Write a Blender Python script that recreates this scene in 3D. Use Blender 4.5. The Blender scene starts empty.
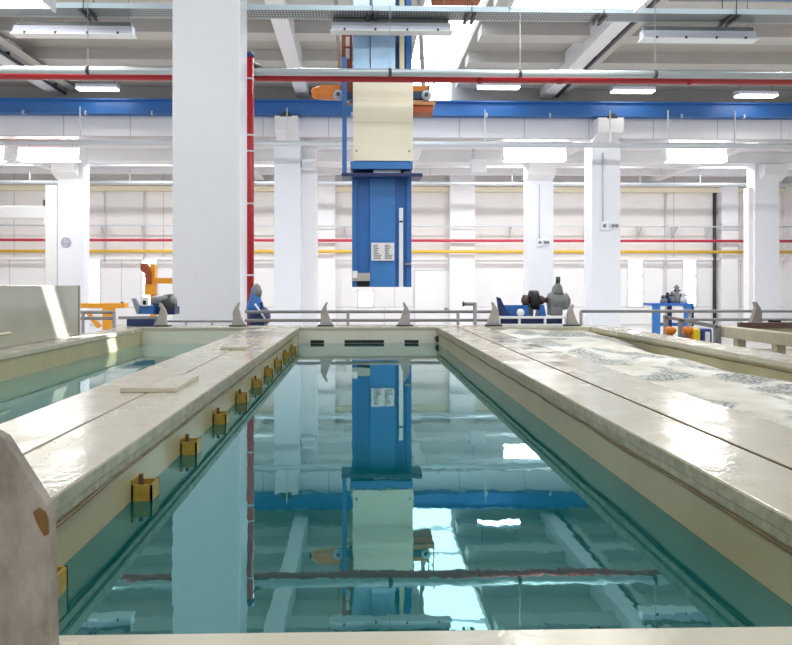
import bpy, bmesh, math, random
from mathutils import Vector, Matrix
random.seed(4)
sc = bpy.context.scene
COL = sc.collection
PI = math.pi

# ------------------------------------------------------------------ camera frame
F, CX, CY, YAW, CZ = 700.0, 377.0, 285.5, 0.0243, 2.5
CT, ST = math.cos(YAW), math.sin(YAW)
def at(px, py, d):
    """point of the hall on the cross plane y = d seen at pixel (px, py)"""
    xc = (px - CX) / F; zc = -(py - CY) / F
    t = d / (CT - xc * ST)
    return Vector(((xc * CT + ST) * t, d, CZ + zc * t))
def X(px, d): return at(px, CY, d).x
def Z(py, d, px=372): return at(px, py, d).z
LIP = 1.9          # rim level of the tanks
WAT = LIP - 0.235  # liquid level
ROOF = CZ + 9.2

# ------------------------------------------------------------------ materials
def lin(c):
    c = c / 255.0
    return c / 12.92 if c <= 0.04045 else ((c + 0.055) / 1.055) ** 2.4
def rgb(r, g, b): return (lin(r), lin(g), lin(b), 1)
MATS = {}
def mat(name, col, rough=0.5, metal=0.0, noise=0.0, scale=6.0, col2=None, bump=0.0, bscale=30.0, spec=0.5, coat=0.0, stretch=(1, 1, 1)):
    m = bpy.data.materials.new(name); m.use_nodes = True
    nt = m.node_tree; N = nt.nodes; L = nt.links
    b = N['Principled BSDF']
    b.inputs['Base Color'].default_value = col
    b.inputs['Roughness'].default_value = rough
    b.inputs['Metallic'].default_value = metal
    b.inputs['Specular IOR Level'].default_value = spec
    b.inputs['Coat Weight'].default_value = coat
    b.inputs['Coat Roughness'].default_value = 0.08
    if noise > 0 or bump > 0:
        tc = N.new('ShaderNodeTexCoord'); mp = N.new('ShaderNodeMapping')
        mp.inputs['Scale'].default_value = stretch
        L.new(tc.outputs['Object'], mp.inputs['Vector'])
    if noise > 0:
        n = N.new('ShaderNodeTexNoise'); n.inputs['Scale'].default_value = scale; n.inputs['Detail'].default_value = 6
        n.inputs['Roughness'].default_value = 0.65
        L.new(mp.outputs['Vector'], n.inputs['Vector'])
        r = N.new('ShaderNodeValToRGB')
        r.color_ramp.elements[0].position = 0.35; r.color_ramp.elements[1].position = 0.68
        c2 = col2 or tuple(max(0, c * 0.55) for c in col[:3]) + (1,)
        r.color_ramp.elements[0].color = c2
        r.color_ramp.elements[1].color = col
        mx = N.new('ShaderNodeMixRGB'); mx.inputs['Fac'].default_value = noise
        mx.inputs['Color1'].default_value = col
        L.new(n.outputs['Fac'], r.inputs['Fac']); L.new(r.outputs['Color'], mx.inputs['Color2'])
        L.new(mx.outputs['Color'], b.inputs['Base Color'])
    if bump > 0:
        n2 = N.new('ShaderNodeTexNoise'); n2.inputs['Scale'].default_value = bscale; n2.inputs['Detail'].default_value = 4
        L.new(mp.outputs['Vector'], n2.inputs['Vector'])
        bp = N.new('ShaderNodeBump'); bp.inputs['Strength'].default_value = bump; bp.inputs['Distance'].default_value = 0.02
        L.new(n2.outputs['Fac'], bp.inputs['Height']); L.new(bp.outputs['Normal'], b.inputs['Normal'])
    MATS[name] = m
    return m
def emis(name, col, s):
    m = bpy.data.materials.new(name); m.use_nodes = True
    b = m.node_tree.nodes['Principled BSDF']
    b.inputs['Base Color'].default_value = col
    b.inputs['Emission Color'].default_value = col
    b.inputs['Emission Strength'].default_value = s
    return m

def seam_mat(name, col, seam, wx, wz, width=0.03, rough=0.5, noise=0.06):
    """panelled surface: thin joints every wx metres in x and wz metres in z"""
    m = mat(name, col, rough, noise=noise, scale=1.3)
    nt = m.node_tree; N = nt.nodes; L = nt.links; b = N['Principled BSDF']
    src = b.inputs['Base Color'].links[0].from_socket
    tc = [n for n in N if n.type == 'TEX_COORD'][0]
    sp = N.new('ShaderNodeSeparateXYZ'); L.new(tc.outputs['Object'], sp.inputs[0])
    def frac(sock, w):
        d = N.new('ShaderNodeMath'); d.operation = 'DIVIDE'; d.inputs[1].default_value = w; L.new(sock, d.inputs[0])
        f = N.new('ShaderNodeMath'); f.operation = 'FRACT'; L.new(d.outputs[0], f.inputs[0])
        g = N.new('ShaderNodeMath'); g.operation = 'LESS_THAN'; g.inputs[1].default_value = width / w; L.new(f.outputs[0], g.inputs[0])
        return g.outputs[0]
    mxx = N.new('ShaderNodeMath'); mxx.operation = 'MAXIMUM'
    L.new(frac(sp.outputs['X'], wx), mxx.inputs[0]); L.new(frac(sp.outputs['Z'], wz), mxx.inputs[1])
    mx = N.new('ShaderNodeMixRGB'); L.new(mxx.outputs[0], mx.inputs['Fac']); L.new(src, mx.inputs['Color1'])
    mx.inputs['Color2'].default_value = seam
    L.new(mx.outputs['Color'], b.inputs['Base Color'])
    return m

M_wall   = seam_mat('wall_panel', rgb(228, 224, 221), rgb(192, 189, 187), 4.6, 40, 0.06)
M_wallL  = seam_mat('wall_lower', rgb(236, 234, 236), rgb(200, 198, 198), 4.6, 40, 0.05)
M_plain  = mat('plain_wall', rgb(222, 220, 218), 0.6)
M_colw   = mat('white_column', rgb(236, 239, 247), 0.25, noise=0.05, scale=1.5, spec=0.5)
M_white  = mat('white_paint', rgb(238, 237, 240), 0.45, noise=0.06, scale=2)
M_ceil   = mat('ceiling_concrete', rgb(178, 174, 168), 0.7, noise=0.18, scale=1.6, col2=rgb(158, 154, 150))
M_rib    = mat('rib_concrete', rgb(198, 195, 190), 0.7, noise=0.12, scale=2.2)
M_fascia = seam_mat('fascia_panel', rgb(238, 237, 241), rgb(186, 184, 188), 2.9, 40, 0.035, 0.5)
M_floor  = mat('floor_concrete', rgb(196, 194, 190), 0.45, noise=0.3, scale=0.8)
M_deck   = mat('deck_wet', rgb(190, 185, 168), 0.24, noise=0.32, scale=3.2, col2=rgb(164, 155, 128), bump=0.10, bscale=14, spec=0.6, coat=0.0)
def wet(m, lo, hi, scale):
    nt = m.node_tree; N = nt.nodes; L = nt.links; b = N['Principled BSDF']
    tc = [n for n in N if n.type == 'TEX_COORD'][0]
    n = N.new('ShaderNodeTexNoise'); n.inputs['Scale'].default_value = scale; n.inputs['Detail'].default_value = 5
    L.new(tc.outputs['Object'], n.inputs['Vector'])
    r = N.new('ShaderNodeMapRange'); r.inputs['From Min'].default_value = .38; r.inputs['From Max'].default_value = .62
    r.inputs['To Min'].default_value = lo; r.inputs['To Max'].default_value = hi
    L.new(n.outputs['Fac'], r.inputs['Value']); L.new(r.outputs['Result'], b.inputs['Roughness'])
wet(M_deck, .10, .28, 3.0)
M_tank   = mat('tank_wall', rgb(180, 174, 138), 0.33, noise=0.4, scale=2.2, col2=rgb(150, 138, 98), bump=0.04, bscale=8, stretch=(1, 1, 0.35))
M_tankP  = mat('tank_pale', rgb(228, 228, 212), 0.35, noise=0.2, scale=2)
M_weld   = mat('weld_strip', rgb(186, 184, 158), 0.4, noise=0.75, scale=14, col2=rgb(118, 112, 80))
M_seam   = mat('seam_rust', rgb(120, 104, 74), 0.7, noise=0.6, scale=20)
M_hood   = mat('hood_plastic', rgb(170, 169, 154), 0.12, noise=0.08, scale=1.2, coat=0.4)
M_yellowpl = mat('olive_plastic', rgb(178, 150, 62), 0.4, noise=0.5, scale=30, col2=rgb(120, 96, 40))
M_blue   = mat('blue_paint', rgb(44, 110, 184), 0.4, noise=0.12, scale=3)
M_blue2  = mat('blue_paint_bright', rgb(58, 126, 198), 0.38, noise=0.1, scale=3)
M_navy   = mat('navy_paint', rgb(24, 46, 98), 0.4, noise=0.2, scale=8)
M_beam   = mat('runway_blue', rgb(52, 116, 190), 0.35, noise=0.12, scale=2)
M_pale   = mat('pale_blue_sheet', rgb(150, 190, 222), 0.22, metal=0.35, noise=0.35, scale=2.5, col2=rgb(206, 218, 226))
M_cream  = mat('cream_sheet', rgb(247, 243, 224), 0.3, noise=0.3, scale=1.0, col2=rgb(240, 228, 186))
M_creamS = mat('cream_strip', rgb(238, 230, 196), 0.4)
M_orange = mat('orange_paint', rgb(222, 128, 34), 0.4, noise=0.2, scale=9)
M_rustor = mat('rust_orange', rgb(170, 84, 36), 0.5, noise=0.4, scale=12)
M_yellow = mat('yellow_orange', rgb(240, 166, 40), 0.4, noise=0.15, scale=8)
M_red    = mat('red_pipe', rgb(168, 24, 34), 0.32, noise=0.2, scale=6)
M_redp   = mat('pink_red_pipe', rgb(200, 54, 78), 0.4)
M_ypipe  = mat('yellow_pipe', rgb(226, 184, 60), 0.4)
M_gpipe  = mat('grey_pipe', rgb(176, 186, 190), 0.3, metal=0.3)
M_lpipe  = mat('light_pipe', rgb(206, 212, 218), 0.3, metal=0.1)
M_grey   = mat('rail_grey', rgb(142, 142, 146), 0.4, noise=0.2, scale=8)
M_dark   = mat('dark_grey', rgb(62, 62, 64), 0.5)
M_black  = mat('black', rgb(16, 17, 20), 0.6)
M_motor  = mat('motor_grey', rgb(128, 132, 134), 0.4, noise=0.3, scale=14)
M_brown  = mat('rusty_steel', rgb(92, 70, 62), 0.5, noise=0.5, scale=18)
M_horn   = mat('guide_metal', rgb(176, 172, 170), 0.45, noise=0.4, scale=7, col2=rgb(132, 124, 118))
M_hornN  = mat('guide_dirty', rgb(168, 159, 149), 0.7, noise=0.9, scale=6.5, col2=rgb(96, 90, 82), bump=0.12, bscale=18, stretch=(1.6, 1, .7))
M_rustspot = mat('rust_spot', rgb(112, 82, 42), 0.8, noise=0.6, scale=25)
M_lav    = mat('reflector_skirt', rgb(214, 220, 236), 0.4)
M_house  = mat('lamp_housing', rgb(112, 114, 114), 0.5)
M_lipl   = mat('lamp_lip', rgb(236, 244, 246), 0.4)
M_paper  = mat('paper', rgb(232, 232, 234), 0.6)
M_ink    = mat('ink', rgb(120, 124, 136), 0.7)
M_tyel   = mat('label_yellow', rgb(236, 206, 40), 0.5)
M_lamp   = emis('lamp_diffuser', (1, 0.985, 0.93, 1), 26.0)
M_lampS  = emis('ceiling_lamp_diffuser', (1, 0.99, 0.95, 1), 10.0)
M_frame  = mat('window_frame', rgb(206, 210, 214), 0.4)
M_door   = mat('door_white', rgb(236, 237, 238), 0.4)
M_conc   = mat('concrete_tank', rgb(196, 190, 168), 0.6, noise=0.45, scale=5, col2=rgb(160, 152, 124))
M_white2 = mat('white_gloss', rgb(240, 242, 246), 0.3)

# perforated cable tray: dark holes in rows
def perf_mat():
    m = mat('perforated_tray', rgb(150, 158, 160), 0.4, metal=0.2)
    nt = m.node_tree; N = nt.nodes; L = nt.links; b = N['Principled BSDF']
    tc = N.new('ShaderNodeTexCoord'); sp = N.new('ShaderNodeSeparateXYZ'); L.new(tc.outputs['Object'], sp.inputs[0])
    def band(s, w, f):
        d = N.new('ShaderNodeMath'); d.operation = 'DIVIDE'; d.inputs[1].default_value = w; L.new(s, d.inputs[0])
        q = N.new('ShaderNodeMath'); q.operation = 'FRACT'; L.new(d.outputs[0], q.inputs[0])
        g = N.new('ShaderNodeMath'); g.operation = 'LESS_THAN'; g.inputs[1].default_value = f; L.new(q.outputs[0], g.inputs[0])
        return g.outputs[0]
    k = N.new('ShaderNodeMath'); k.operation = 'MULTIPLY'
    L.new(band(sp.outputs['X'], 0.06, 0.5), k.inputs[0]); L.new(band(sp.outputs['Y'], 0.11, 0.65), k.inputs[1])
    mx = N.new('ShaderNodeMixRGB'); L.new(k.outputs[0], mx.inputs['Fac'])
    mx.inputs['Color1'].default_value = rgb(150, 158, 160); mx.inputs['Color2'].default_value = rgb(52, 54, 56)
    L.new(mx.outputs['Color'], b.inputs['Base Color'])
    return m
M_perf = perf_mat()

def water_mat(name, body, tint, ior, bump):
    m = bpy.data.materials.new(name); m.use_nodes = True
    nt = m.node_tree; N = nt.nodes; L = nt.links
    N.remove(N['Principled BSDF']); out = N['Material Output']
    dif = N.new('ShaderNodeBsdfDiffuse'); dif.inputs['Color'].default_value = body
    gl = N.new('ShaderNodeBsdfGlossy'); gl.inputs['Color'].default_value = tint; gl.inputs['Roughness'].default_value = 0.015
    fr = N.new('ShaderNodeFresnel'); fr.inputs['IOR'].default_value = ior
    tc = N.new('ShaderNodeTexCoord'); mp = N.new('ShaderNodeMapping'); mp.inputs['Scale'].default_value = (1.0, 0.55, 1)
    L.new(tc.outputs['Object'], mp.inputs['Vector'])
    n = N.new('ShaderNodeTexNoise'); n.inputs['Scale'].default_value = 7.5; n.inputs['Detail'].default_value = 3.5
    L.new(mp.outputs['Vector'], n.inputs['Vector'])
    bp = N.new('ShaderNodeBump'); bp.inputs['Strength'].default_value = bump; bp.inputs['Distance'].default_value = 0.004
    L.new(n.outputs['Fac'], bp.inputs['Height'])
    L.new(bp.outputs['Normal'], gl.inputs['Normal'])
    # the liquid tints steep reflections and turns into a clear mirror at grazing angles
    rp = N.new('ShaderNodeValToRGB'); rp.color_ramp.elements[0].position = .34; rp.color_ramp.elements[1].position = .62
    rp.color_ramp.elements[0].color = tint; rp.color_ramp.elements[1].color = (.97, 1, 1, 1)
    L.new(fr.outputs[0], rp.inputs['Fac']); L.new(rp.outputs['Color'], gl.inputs['Color'])
    bo = N.new('ShaderNodeMapRange'); bo.inputs['From Min'].default_value = .28; bo.inputs['From Max'].default_value = .75
    bo.inputs['To Min'].default_value = .29; bo.inputs['To Max'].default_value = .95
    L.new(fr.outputs[0], bo.inputs['Value'])
    mx = N.new('ShaderNodeMixShader')
    L.new(bo.outputs['Result'], mx.inputs['Fac']); L.new(dif.outputs[0], mx.inputs[1]); L.new(gl.outputs[0], mx.inputs[2])
    L.new(mx.outputs[0], out.inputs['Surface'])
    return m
M_water = water_mat('teal_liquid', (0.001, 0.074, 0.070, 1), (0.56, 0.92, 0.95, 1), 3.4, 0.09)
M_waterL = water_mat('green_liquid', (0.05, 0.20, 0.18, 1), (0.85, 0.97, 0.97, 1), 3.0, 0.16)

def foam_mat():
    m = bpy.data.materials.new('foam'); m.use_nodes = True
    nt = m.node_tree; N = nt.nodes; L = nt.links; b = N['Principled BSDF']
    tc = N.new('ShaderNodeTexCoord')
    mp = N.new('ShaderNodeMapping'); mp.inputs['Scale'].default_value = (1.0, 0.8, 1); L.new(tc.outputs['Object'], mp.inputs['Vector'])
    n = N.new('ShaderNodeTexNoise'); n.inputs['Scale'].default_value = 1.7; n.inputs['Detail'].default_value = 4; n.inputs['Distortion'].default_value = 0.6
    L.new(mp.outputs['Vector'], n.inputs['Vector'])
    patch = N.new('ShaderNodeValToRGB'); patch.color_ramp.elements[0].position = 0.46; patch.color_ramp.elements[1].position = 0.53
    L.new(n.outputs['Fac'], patch.inputs['Fac'])
    v = N.new('ShaderNodeTexNoise'); v.inputs['Scale'].default_value = 42; v.inputs['Detail'].default_value = 3; L.new(tc.outputs['Object'], v.inputs['Vector'])
    bub = N.new('ShaderNodeValToRGB'); bub.color_ramp.elements[0].position = 0.42; bub.color_ramp.elements[1].position = 0.62
    bub.color_ramp.elements[0].color = rgb(74, 80, 74); bub.color_ramp.elements[1].color = rgb(196, 198, 190)
    L.new(v.outputs['Fac'], bub.inputs['Fac'])
    n3 = N.new('ShaderNodeTexNoise'); n3.inputs['Scale'].default_value = 2.6; n3.inputs['Detail'].default_value = 5; L.new(mp.outputs['Vector'], n3.inputs['Vector'])
    wh = N.new('ShaderNodeValToRGB'); wh.color_ramp.elements[0].position = 0.38; wh.color_ramp.elements[1].position = 0.6
    wh.color_ramp.elements[0].color = rgb(192, 187, 168); wh.color_ramp.elements[1].color = rgb(226, 224, 214)
    L.new(n3.outputs['Fac'], wh.inputs['Fac'])
    mx = N.new('ShaderNodeMixRGB'); L.new(patch.outputs['Color'], mx.inputs['Fac']); L.new(wh.outputs['Color'], mx.inputs['Color1']); L.new(bub.outputs['Color'], mx.inputs['Color2'])
    L.new(mx.outputs['Color'], b.inputs['Base Color'])
    b.inputs['Roughness'].default_value = 0.45
    bp = N.new('ShaderNodeBump'); bp.inputs['Strength'].default_value = 0.5; bp.inputs['Distance'].default_value = 0.02
    ml = N.new('ShaderNodeMath'); ml.operation = 'MULTIPLY'; L.new(patch.outputs['Color'], ml.inputs[0]); L.new(v.outputs['Fac'], ml.inputs[1])
    L.new(ml.outputs[0], bp.inputs['Height']); L.new(bp.outputs['Normal'], b.inputs['Normal'])
    return m
M_foam = foam_mat()

def pane_mat():
    m = bpy.data.materials.new('window_pane'); m.use_nodes = True
    nt = m.node_tree; N = nt.nodes; L = nt.links
    N.remove(N['Principled BSDF']); out = N['Material Output']
    tr = N.new('ShaderNodeBsdfTransparent'); tr.inputs['Color'].default_value = (0.95, 0.98, 1, 1)
    gl = N.new('ShaderNodeBsdfGlossy'); gl.inputs['Roughness'].default_value = 0.05
    mx = N.new('ShaderNodeMixShader'); mx.inputs['Fac'].default_value = 0.06
    L.new(tr.outputs[0], mx.inputs[1]); L.new(gl.outputs[0], mx.inputs[2]); L.new(mx.outputs[0], out.inputs['Surface'])
    return m
M_pane = pane_mat()

# ------------------------------------------------------------------ mesh builder
class MB:
    def __init__(s): s.bm = bmesh.new()
    def box(s, x0, x1, y0, y1, z0, z1, bev=0.0):
        b = bmesh.new()
        bmesh.ops.create_cube(b, size=1)
        for v in b.verts:
            v.co = Vector(((x0 + x1) / 2 + v.co.x * (x1 - x0), (y0 + y1) / 2 + v.co.y * (y1 - y0), (z0 + z1) / 2 + v.co.z * (z1 - z0)))
        if bev > 0: bmesh.ops.bevel(b, geom=b.edges[:], offset=bev, segments=2, affect='EDGES', profile=0.6)
        s._add(b); return s
    def prism(s, pts, axis, a0, a1, bev=0.0):
        """closed outline swept along an axis: 'y' -> pts are (x,z), 'x' -> (y,z), 'z' -> (x,y)"""
        b = bmesh.new()
        def mk(p, a):
            return {'y': (p[0], a, p[1]), 'x': (a, p[0], p[1]), 'z': (p[0], p[1], a)}[axis]
        va = [b.verts.new(mk(p, a0)) for p in pts]; vb = [b.verts.new(mk(p, a1)) for p in pts]
        n = len(pts)
        b.faces.new(va); b.faces.new(vb[::-1])
        for i in range(n): b.faces.new((va[i], vb[i], vb[(i + 1) % n], va[(i + 1) % n]))
        bmesh.ops.recalc_face_normals(b, faces=b.faces[:])
        if bev > 0: bmesh.ops.bevel(b, geom=b.edges[:], offset=bev, segments=2, affect='EDGES', profile=0.6)
        s._add(b); return s
    def cyl(s, p0, p1, r, seg=16, r2=None):
        p0, p1 = Vector(p0), Vector(p1); d = p1 - p0
        b = bmesh.new()
        bmesh.ops.create_cone(b, cap_ends=True, segments=seg, radius1=r, radius2=r if r2 is None else r2, depth=d.length)
        q = Vector((0, 0, 1)).rotation_difference(d.normalized())
        bmesh.ops.transform(b, matrix=Matrix.Translation((p0 + p1) / 2) @ q.to_matrix().to_4x4(), verts=b.verts[:])
        for f in b.faces: f.smooth = len(f.verts) == 4
        s._add(b); return s
    def tube(s, pts, r, seg=10):
        for i in range(len(pts) - 1):
            s.cyl(pts[i], pts[i + 1], r, seg)
        for p in pts[1:-1]: s.ball(p, r * 1.0, 10)
        return s
    def ball(s, c, r, seg=14, sc=(1, 1, 1)):
        b = bmesh.new()
        bmesh.ops.create_uvsphere(b, u_segments=seg, v_segments=max(6, seg // 2), radius=r)
        for v in b.verts: v.co = Vector((c[0] + v.co.x * sc[0], c[1] + v.co.y * sc[1], c[2] + v.co.z * sc[2]))
        for f in b.faces: f.smooth = True
        s._add(b); return s
    def lathe(s, prof, c, axis, seg=18):
        """profile of (distance along axis, radius) turned about an axis through c"""
        b = bmesh.new(); rings = []
        for a, r in prof:
            ring = []
            for k in range(seg):
                t = 2 * PI * k / seg; u, w = r * math.cos(t), r * math.sin(t)
                co = {'x': (a, u, w), 'y': (u, a, w), 'z': (u, w, a)}[axis]
                ring.append(b.verts.new((c[0] + co[0], c[1] + co[1], c[2] + co[2])))
            rings.append(ring)
        for i in range(len(rings) - 1):
            for k in range(seg):
                f = b.faces.new((rings[i][k], rings[i][(k + 1) % seg], rings[i + 1][(k + 1) % seg], rings[i + 1][k])); f.smooth = True
        b.faces.new(rings[0]); b.faces.new(rings[-1])
        bmesh.ops.recalc_face_normals(b, faces=b.faces[:])
        s._add(b); return s
    def _add(s, b):
        me = bpy.data.meshes.new('t'); b.to_mesh(me); b.free(); s.bm.from_mesh(me); bpy.data.meshes.remove(me)
    def build(s, name, m, parent=None, base=None, label=None, cat=None, group=None, kind=None):
        bmesh.ops.recalc_face_normals(s.bm, faces=s.bm.faces[:])
        org = Vector(ORG[parent.name]) if parent else Vector(base) if base else None
        if org is None:
            xs = [v.co for v in s.bm.verts]
            lo = Vector((min(v.x for v in xs), min(v.y for v in xs), min(v.z for v in xs))); hi = Vector((max(v.x for v in xs), max(v.y for v in xs), max(v.z for v in xs)))
            org = Vector(((lo.x + hi.x) / 2, (lo.y + hi.y) / 2, lo.z))
        for v in s.bm.verts: v.co -= org
        me = bpy.data.meshes.new(name); s.bm.to_mesh(me); s.bm.free()
        me.materials.append(m)
        o = bpy.data.objects.new(name, me); COL.objects.link(o)
        ORG[o.name] = tuple(org)
        if parent: o.parent = parent
        else: o.location = org
        tag(o, label, cat, group, kind)
        return o
ORG = {}
def tag(o, label=None, cat=None, group=None, kind=None):
    if label: o['label'] = label
    if cat: o['category'] = cat
    if group: o['group'] = group
    if kind: o['kind'] = kind
    return o
def thing(name, loc, label, cat, group=None, kind=None):
    o = bpy.data.objects.new(name, None); COL.objects.link(o); o.empty_display_size = 0.2
    o.location = loc; ORG[o.name] = tuple(loc)
    return tag(o, label, cat, group, kind)
def dup(root, dx=0, dy=0, dz=0, label=None, group=None, mirror=False):
    def cp(o, par):
        c = o.copy(); COL.objects.link(c)
        if par: c.parent = par
        for ch in [q for q in list(COL.objects) if q.parent == o]: cp(ch, c)
        return c
    r = cp(root, None)
    r.location = root.location + Vector((dx, dy, dz))
    if mirror: r.rotation_euler = (0, 0, PI)
    if label: r['label'] = label
    if group: r['group'] = group
    return r
def struct(name, mb, m, parent=None, kind='structure'):
    return mb.build(name, m, parent, kind=None if parent else kind)

# ------------------------------------------------------------------ the hall
WX0, WX1, WY0, WY1 = -24.0, 27.0, -12.0, 44.0
BEAM_D = 30.6
struct('floor', MB().box(WX0, WX1, WY0, WY1 + .3, -0.2, 0), M_floor)
struct('wall_left', MB().box(WX0 - .3, WX0, WY0, WY1 + .3, 0, ROOF), M_plain)
struct('wall_right', MB().box(WX1, WX1 + .3, WY0, WY1 + .3, 0, ROOF), M_plain)
struct('wall_back', MB().box(WX0, WX1, WY0 - .3, WY0, 0, ROOF), M_plain)
# roof with its skylight strip
SKX0, SKX1 = 2.1, 4.15
struct('ceiling_main', MB().box(WX0, SKX0, WY0, 31.6, ROOF, ROOF + .25).box(SKX1, WX1, WY0, 31.6, ROOF, ROOF + .25)
       .box(SKX0, SKX1, WY0, -6, ROOF, ROOF + .25), M_ceil)
sky = struct('window_12', MB().box(SKX0, SKX1, -6, 31.6, ROOF + .16, ROOF + .18), M_pane)
fr = MB()
for k in range(0, 14): fr.box(SKX0, SKX1, -6 + k * 2.9 - .02, -6 + k * 2.9 + .02, ROOF + .12, ROOF + .22)
struct('window_frame', fr, M_frame, sky)
# ribs across the roof and main beams along it
for k, d in enumerate([-9, -6, -3, 0, 3, 6, 9, 12, 15, 18.4, 21.4, 24.4, 27.4, 30.3]):
    mb = MB()
    mb.box(WX0, SKX0 - .1, d, d + .8, ROOF - .42, ROOF).box(SKX1 + .1, WX1, d, d + .8, ROOF - .42, ROOF)
    mb.build('roof_rib', M_rib, kind='structure')
BX = [-13.35, -2.55, 8.35, 19.2]
bl = ['white roof beam at upper left above the grey lamp', 'white roof beam just left of the blue crane column', 'white roof beam carrying a dark conduit at upper right', 'white roof beam beyond the right edge']
for x, l in zip(BX, bl):
    if x > 15: continue
    t = thing('roof_beam', (x, 12, ROOF - .8), l, 'roof beam', 'main roof beams', 'thing')
    MB().box(x - .28, x + .28, WY0 + .05, 31.3, ROOF - .8, ROOF - .002, 0.02)  .build('beam', M_white, t)
    if x != BX[1]:
        mb = MB(); mb.cyl((x + .42, 5, ROOF - .78), (x + .42, 31, ROOF - .78), .07, 10)
        for q in range(6, 31, 2): mb.box(x + .2, x + .5, q, q + .05, ROOF - .74, ROOF - .62)
        mb.build('conduit', M_dark, t)
        MB().box(x + .55, x + .95, 3, 31.3, ROOF - .62, ROOF - .58).build('cable_duct', M_rib, t)
# wall above the runway and lower roof of the side aisle
struct('wall_clerestory', MB().box(WX0, SKX0, 31.35, 31.6, Z(101, 31.35), ROOF).box(SKX1, WX1, 31.35, 31.6, Z(101, 31.35), ROOF), M_rib)
glare_op = struct('window_13', MB().box(SKX0, SKX0 + .06, 31.4, 31.5, Z(101, 31.35), ROOF).box(SKX1 - .06, SKX1, 31.4, 31.5, Z(101, 31.35), ROOF), M_frame)  # added opening: bright sky stands in for skylight glare on the wall
MB().box(SKX0, SKX1, 31.44, 31.46, Z(101, 31.35), ROOF + .1).build('pane', M_pane, glare_op)
ZAIS = CZ + 7.05
struct('ceiling_aisle', MB().box(WX0, WX1, 31.6, WY1 + .3, ZAIS, ZAIS + .2), M_white)
for d in (33.6, 39.2, 41.8):
    MB().box(WX0, WX1, d, d + .35, ZAIS - .4, ZAIS).build('aisle_joist', M_white, kind='structure')
# cross joists in the aisle roof
for x in (-17.5, -6.2, 2.8, 10.4, 18.5):
    MB().box(x - .25, x + .25, 31.6, WY1, ZAIS - .5, ZAIS).build('aisle_girder', M_white, kind='structure')
# concrete fascia under the runway
zf0, zf1 = Z(138, 31), Z(116, 31)
MB().box(WX0, WX1, 31.0, 31.6, zf0, zf1, .02).build('fascia_beam', M_fascia, label='long white concrete fascia beam under the blue runway', cat='beam', kind='thing')
MB().box(WX0, WX1, 31.25, 31.6, zf1, Z(101, 31.35)).build('fascia_upper', M_rib, kind='structure')
# far wall: upper panels, ledge, window band
WD = 44.0
def zw(py): return Z(py, WD)
zl = zw(258.5); zwin0 = zw(307.5)
struct('wall_far_upper', MB().box(WX0, WX1, WD, WD + .3, zl, ZAIS), M_wall)
struct('wall_far_lower', MB().box(WX0, WX1, WD, WD + .3, 0, zwin0), M_wallL)
wins = [(45, 56), (85.5, 101), (141, 158), (627, 643.5), (682, 697)]
edges = [WX0]
for a, b in wins: edges += [X(a, WD), X(b, WD)]
edges.append(WX1)
sw0, sw1, szt = X(357.5, WD), X(374, WD), zw(290)
for i in range(0, len(edges), 2):
    mb = MB()
    x0, x1 = edges[i], edges[i + 1]
    if x0 < sw0 < x1:
        mb.box(x0, sw0, WD, WD + .3, zwin0, zl).box(sw1, x1, WD, WD + .3, zwin0, zl).box(sw0, sw1, WD, WD + .3, szt, zl)
    else:
        mb.box(x0, x1, WD, WD + .3, zwin0, zl)
    struct('wall_far_pier', mb, M_wallL)
def window(n, x0, x1, z0, z1, bars):
    mb = MB(); t = .07
    mb.box(x0, x0 + t, WD - .04, WD + .2, z0, z1).box(x1 - t, x1, WD - .04, WD + .2, z0, z1)
    mb.box(x0, x1, WD - .04, WD + .2, z0, z0 + t).box(x0, x1, WD - .04, WD + .2, z1 - t, z1)
    for f in bars: mb.box(x0, x1, WD, WD + .16, z0 + (z1 - z0) * f - .045, z0 + (z1 - z0) * f + .045)
    w = struct('window_%d' % n, mb, M_frame)
    MB().box(x0 + t, x1 - t, WD + .1, WD + .12, z0 + t, z1 - t).build('pane', M_pane, w)
for i, (a, b) in enumerate(wins): window(i + 1, X(a, WD), X(b, WD), zwin0, zl, (.3, .64))
window(6, sw0, sw1, zwin0, szt, ())
struct('trim_1', MB().box(WX0, WX1, WD - .12, WD, zw(260), zw(257.5)), M_white)
struct('trim_2', MB().box(WX0, WX1, WD - .25, WD, zw(192), zw(187)), mat('cream_trim', rgb(232, 222, 196), 0.5))
struct('trim_3', MB().box(WX0, WX1, WD - .5, WD, zw(186.5), zw(183)), M_white)
dx0, dx1 = X(415, WD), X(449, WD)
dr = struct('door_1', MB().box(dx0, dx1, WD - .06, WD, 0, zw(270.5), .01), M_door)
fm = MB(); fm.box(dx0 - .08, dx0, WD - .1, WD, 0, zw(269.5)).box(dx1, dx1 + .08, WD - .1, WD, 0, zw(269.5)).box(dx0, dx1, WD - .1, WD, zw(270.5), zw(269.5))
fm.build('door_frame', M_frame, dr)
fm = MB(); fm.box(dx1 - .3, dx1 - .1, WD - .12, WD - .06, .95, 1.1).build('door_handle', M_grey, dr)
# pilasters along the far wall
for a, b, zt in ((318, 335, 165), (450, 475, 165), (722, 738, 186)):
    MB().box(X(a, 43.4), X(b, 43.4), 43.4, 44, 0, ZAIS if zt < 180 else zw(186)).build('wall_pilaster', M_white, kind='structure')

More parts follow.
